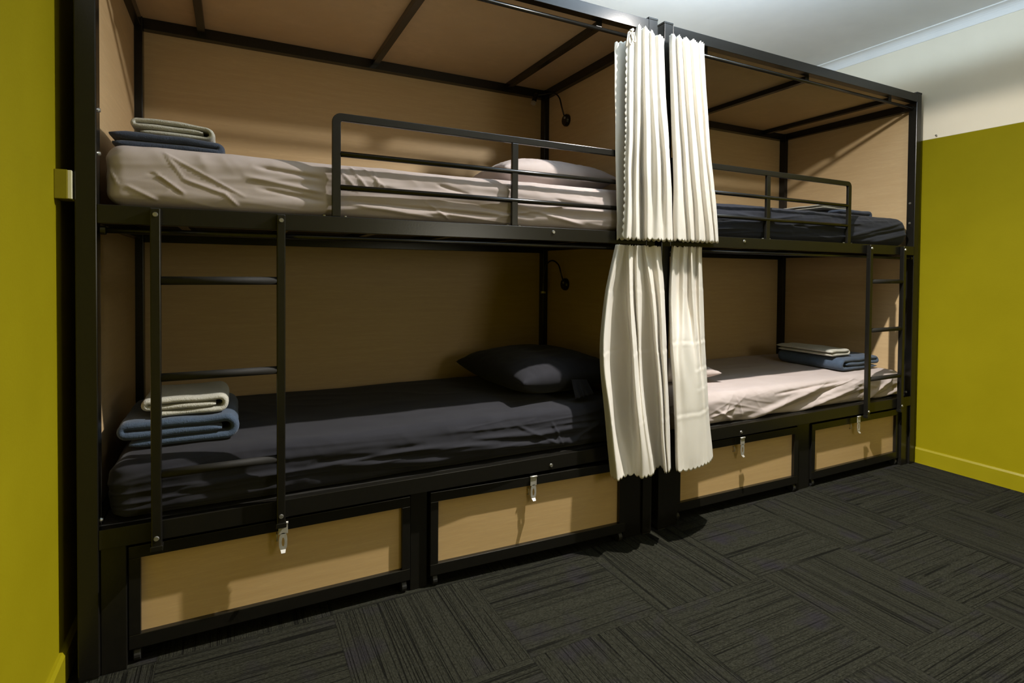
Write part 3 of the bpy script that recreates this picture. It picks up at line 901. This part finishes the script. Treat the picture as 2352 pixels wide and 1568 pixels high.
HEM = 0.029
c1 = curtain(NET_UA, 2.0, 'cream curtain with scalloped edge tied at its top left corner, left upper bunk', HEM, [(1.94, 1.83, 2.2, 0.0014), (1.72, 1.98, 2.2, 0.0018)], (True, False), 420, 130)
c2 = curtain(NET_UB, 5.0, 'cream curtain with narrow even pleats hanging over the right upper bunk', HEM, [(1.90, 2.1, 2.4, 0.0009), (1.55, 2.2, 2.4, 0.0018)], (False, False), 380, 130)
c3 = curtain(NET_LA, 9.0, 'wide cream curtain with deep shadowed folds hanging in front of the left lower bunk', HEM, [(0.83, 1.7, 2.12, 0.0027), (1.09, 1.7, 2.12, 0.0018), (0.55, 1.7, 2.1, 0.0014)], (False, False), 320, 150)
c4 = curtain(NET_LB, 13.0, 'narrower cream curtain with flat creased face hanging in front of the right lower bunk', HEM, [(0.86, 2.05, 2.36, 0.0027), (0.74, 2.2, 2.36, 0.0023), (0.55, 2.05, 2.36, 0.0023), (1.10, 2.15, 2.36, 0.0014), (0.655, 2.2, 2.36, 0.0014)], (False, False), 300, 150)

# tie ribbon on the first curtain
g = G()
def loop(c, a, b, rot, n=22):
    pts = []
    for k in range(n + 1):
        t = 2 * math.pi * k / n
        x, z = a * math.sin(t) * (0.4 + 0.6 * math.sin(t / 2)), -b * (1 - math.cos(t)) / 2
        pts.append((c[0] + x * math.cos(rot) - z * math.sin(rot), c[1] - 0.006 * math.sin(t / 2), c[2] + x * math.sin(rot) + z * math.cos(rot)))
    return pts
kn = (1.870, -0.046, 2.193)
g.tube(loop(kn, 0.012, 0.060, -0.15), 0.0028, 8, False)
g.tube(loop(kn, 0.010, 0.048, 0.30), 0.0028, 8, False)
g.tube([kn, (1.852, -0.05, 2.182), (1.845, -0.052, 2.150), (1.838, -0.05, 2.120)], 0.0026, 8)
g.tube([(kn[0] - .008, kn[1] - .003, kn[2] - .004), (kn[0] + .008, kn[1] - .003, kn[2] + .006)], 0.006, 10)
g.make('tie_ribbon', CURT, c1, smooth=True)

# ------------------------------------------------------------------ reading lamps
def reading_lamp(px, base, arc, head, tip, label):
    root = empty('reading_lamp', base)
    tag(root, label, 'lamp', 'gooseneck reading lamps in the left bunk')
    x, y, z = base
    G().tube([(px, y, z), (px - .012, y, z), (px - .020, y, z)], [0.034, 0.034, 0.028], 28).make('wall_base', BLACK, root)
    b = G().tube([(px - .020, y - .008, z + .01), (px - .025, y - .008, z + .01)], 0.006, 12).make('switch_button', BOLT, root)
    # smooth the arm
    pts = [cat_rom(arc, k / 28) for k in range(29)]
    G().tube(pts, 0.0042, 10).make('gooseneck_arm', BLACK, root, smooth=True)
    h, t = Vector(head), Vector(tip)
    d = (t - h)
    G().tube([h - d * .10, h, h + d * .82], [0.008, 0.0125, 0.0135], 18).make('lamp_head', BLACK, root)
    G().tube([h + d * .82, t], [0.0142, 0.0142], 18).make('lamp_rim', CHROME, root)
    return root
PX = BL - 0.0212
reading_lamp(PX, (PX, 0.735, 2.018), [(PX - .018, 0.735, 2.03), (PX - .035, 0.737, 2.085), (PX - .040, 0.755, 2.140), (PX - .045, 0.800, 2.178), (PX - .06, 0.850, 2.188), (PX - .085, 0.885, 2.187), (1.918, 0.90, 2.187)],
             (1.918, 0.90, 2.187), (1.893, 0.885, 2.128), 'black gooseneck reading lamp in the corner above the left upper bunk')
reading_lamp(PX, (PX, 0.73, 1.105), [(PX - .018, 0.73, 1.117), (PX - .035, 0.73, 1.170), (PX - .040, 0.75, 1.215), (PX - .05, 0.80, 1.238), (PX - .06, 0.85, 1.215), (PX - .065, 0.87, 1.15), (PX - .065, 0.875, 1.11)],
             (PX - .065, 0.875, 1.11), (PX - .068, 0.872, 1.05), 'dark gooseneck reading lamp in deep shade above the left lower bunk')

# ------------------------------------------------------------------ box on the left wall, nail in the right wall
jb = empty('junction_box', (XL, 0.02, 1.36))
tag(jb, 'small olive junction box with a cream cover on the left wall beside the bunk', 'junction box')
G().box(XL, -0.013, -0.009, 0.075, 1.36, 1.44).make('box_body', OLIVE, jb, bevel=0.0015)
G().box(-0.013, -0.004, -0.0075, 0.075, 1.361, 1.439).make('cover_plate', CREAMPL, jb, bevel=0.001)
nl = G().tube([(XR, -0.0716, 2.026), (XR - .010, -0.0716, 2.028)], [0.003, 0.003], 10)
nl.tube([(XR - .010, -0.0716, 2.028), (XR - .012, -0.0716, 2.0285)], [0.0055, 0.0055], 10)
tag(nl.make('nail', BOLT, None), 'tiny nail in the right wall just above the olive paint line', 'nail')
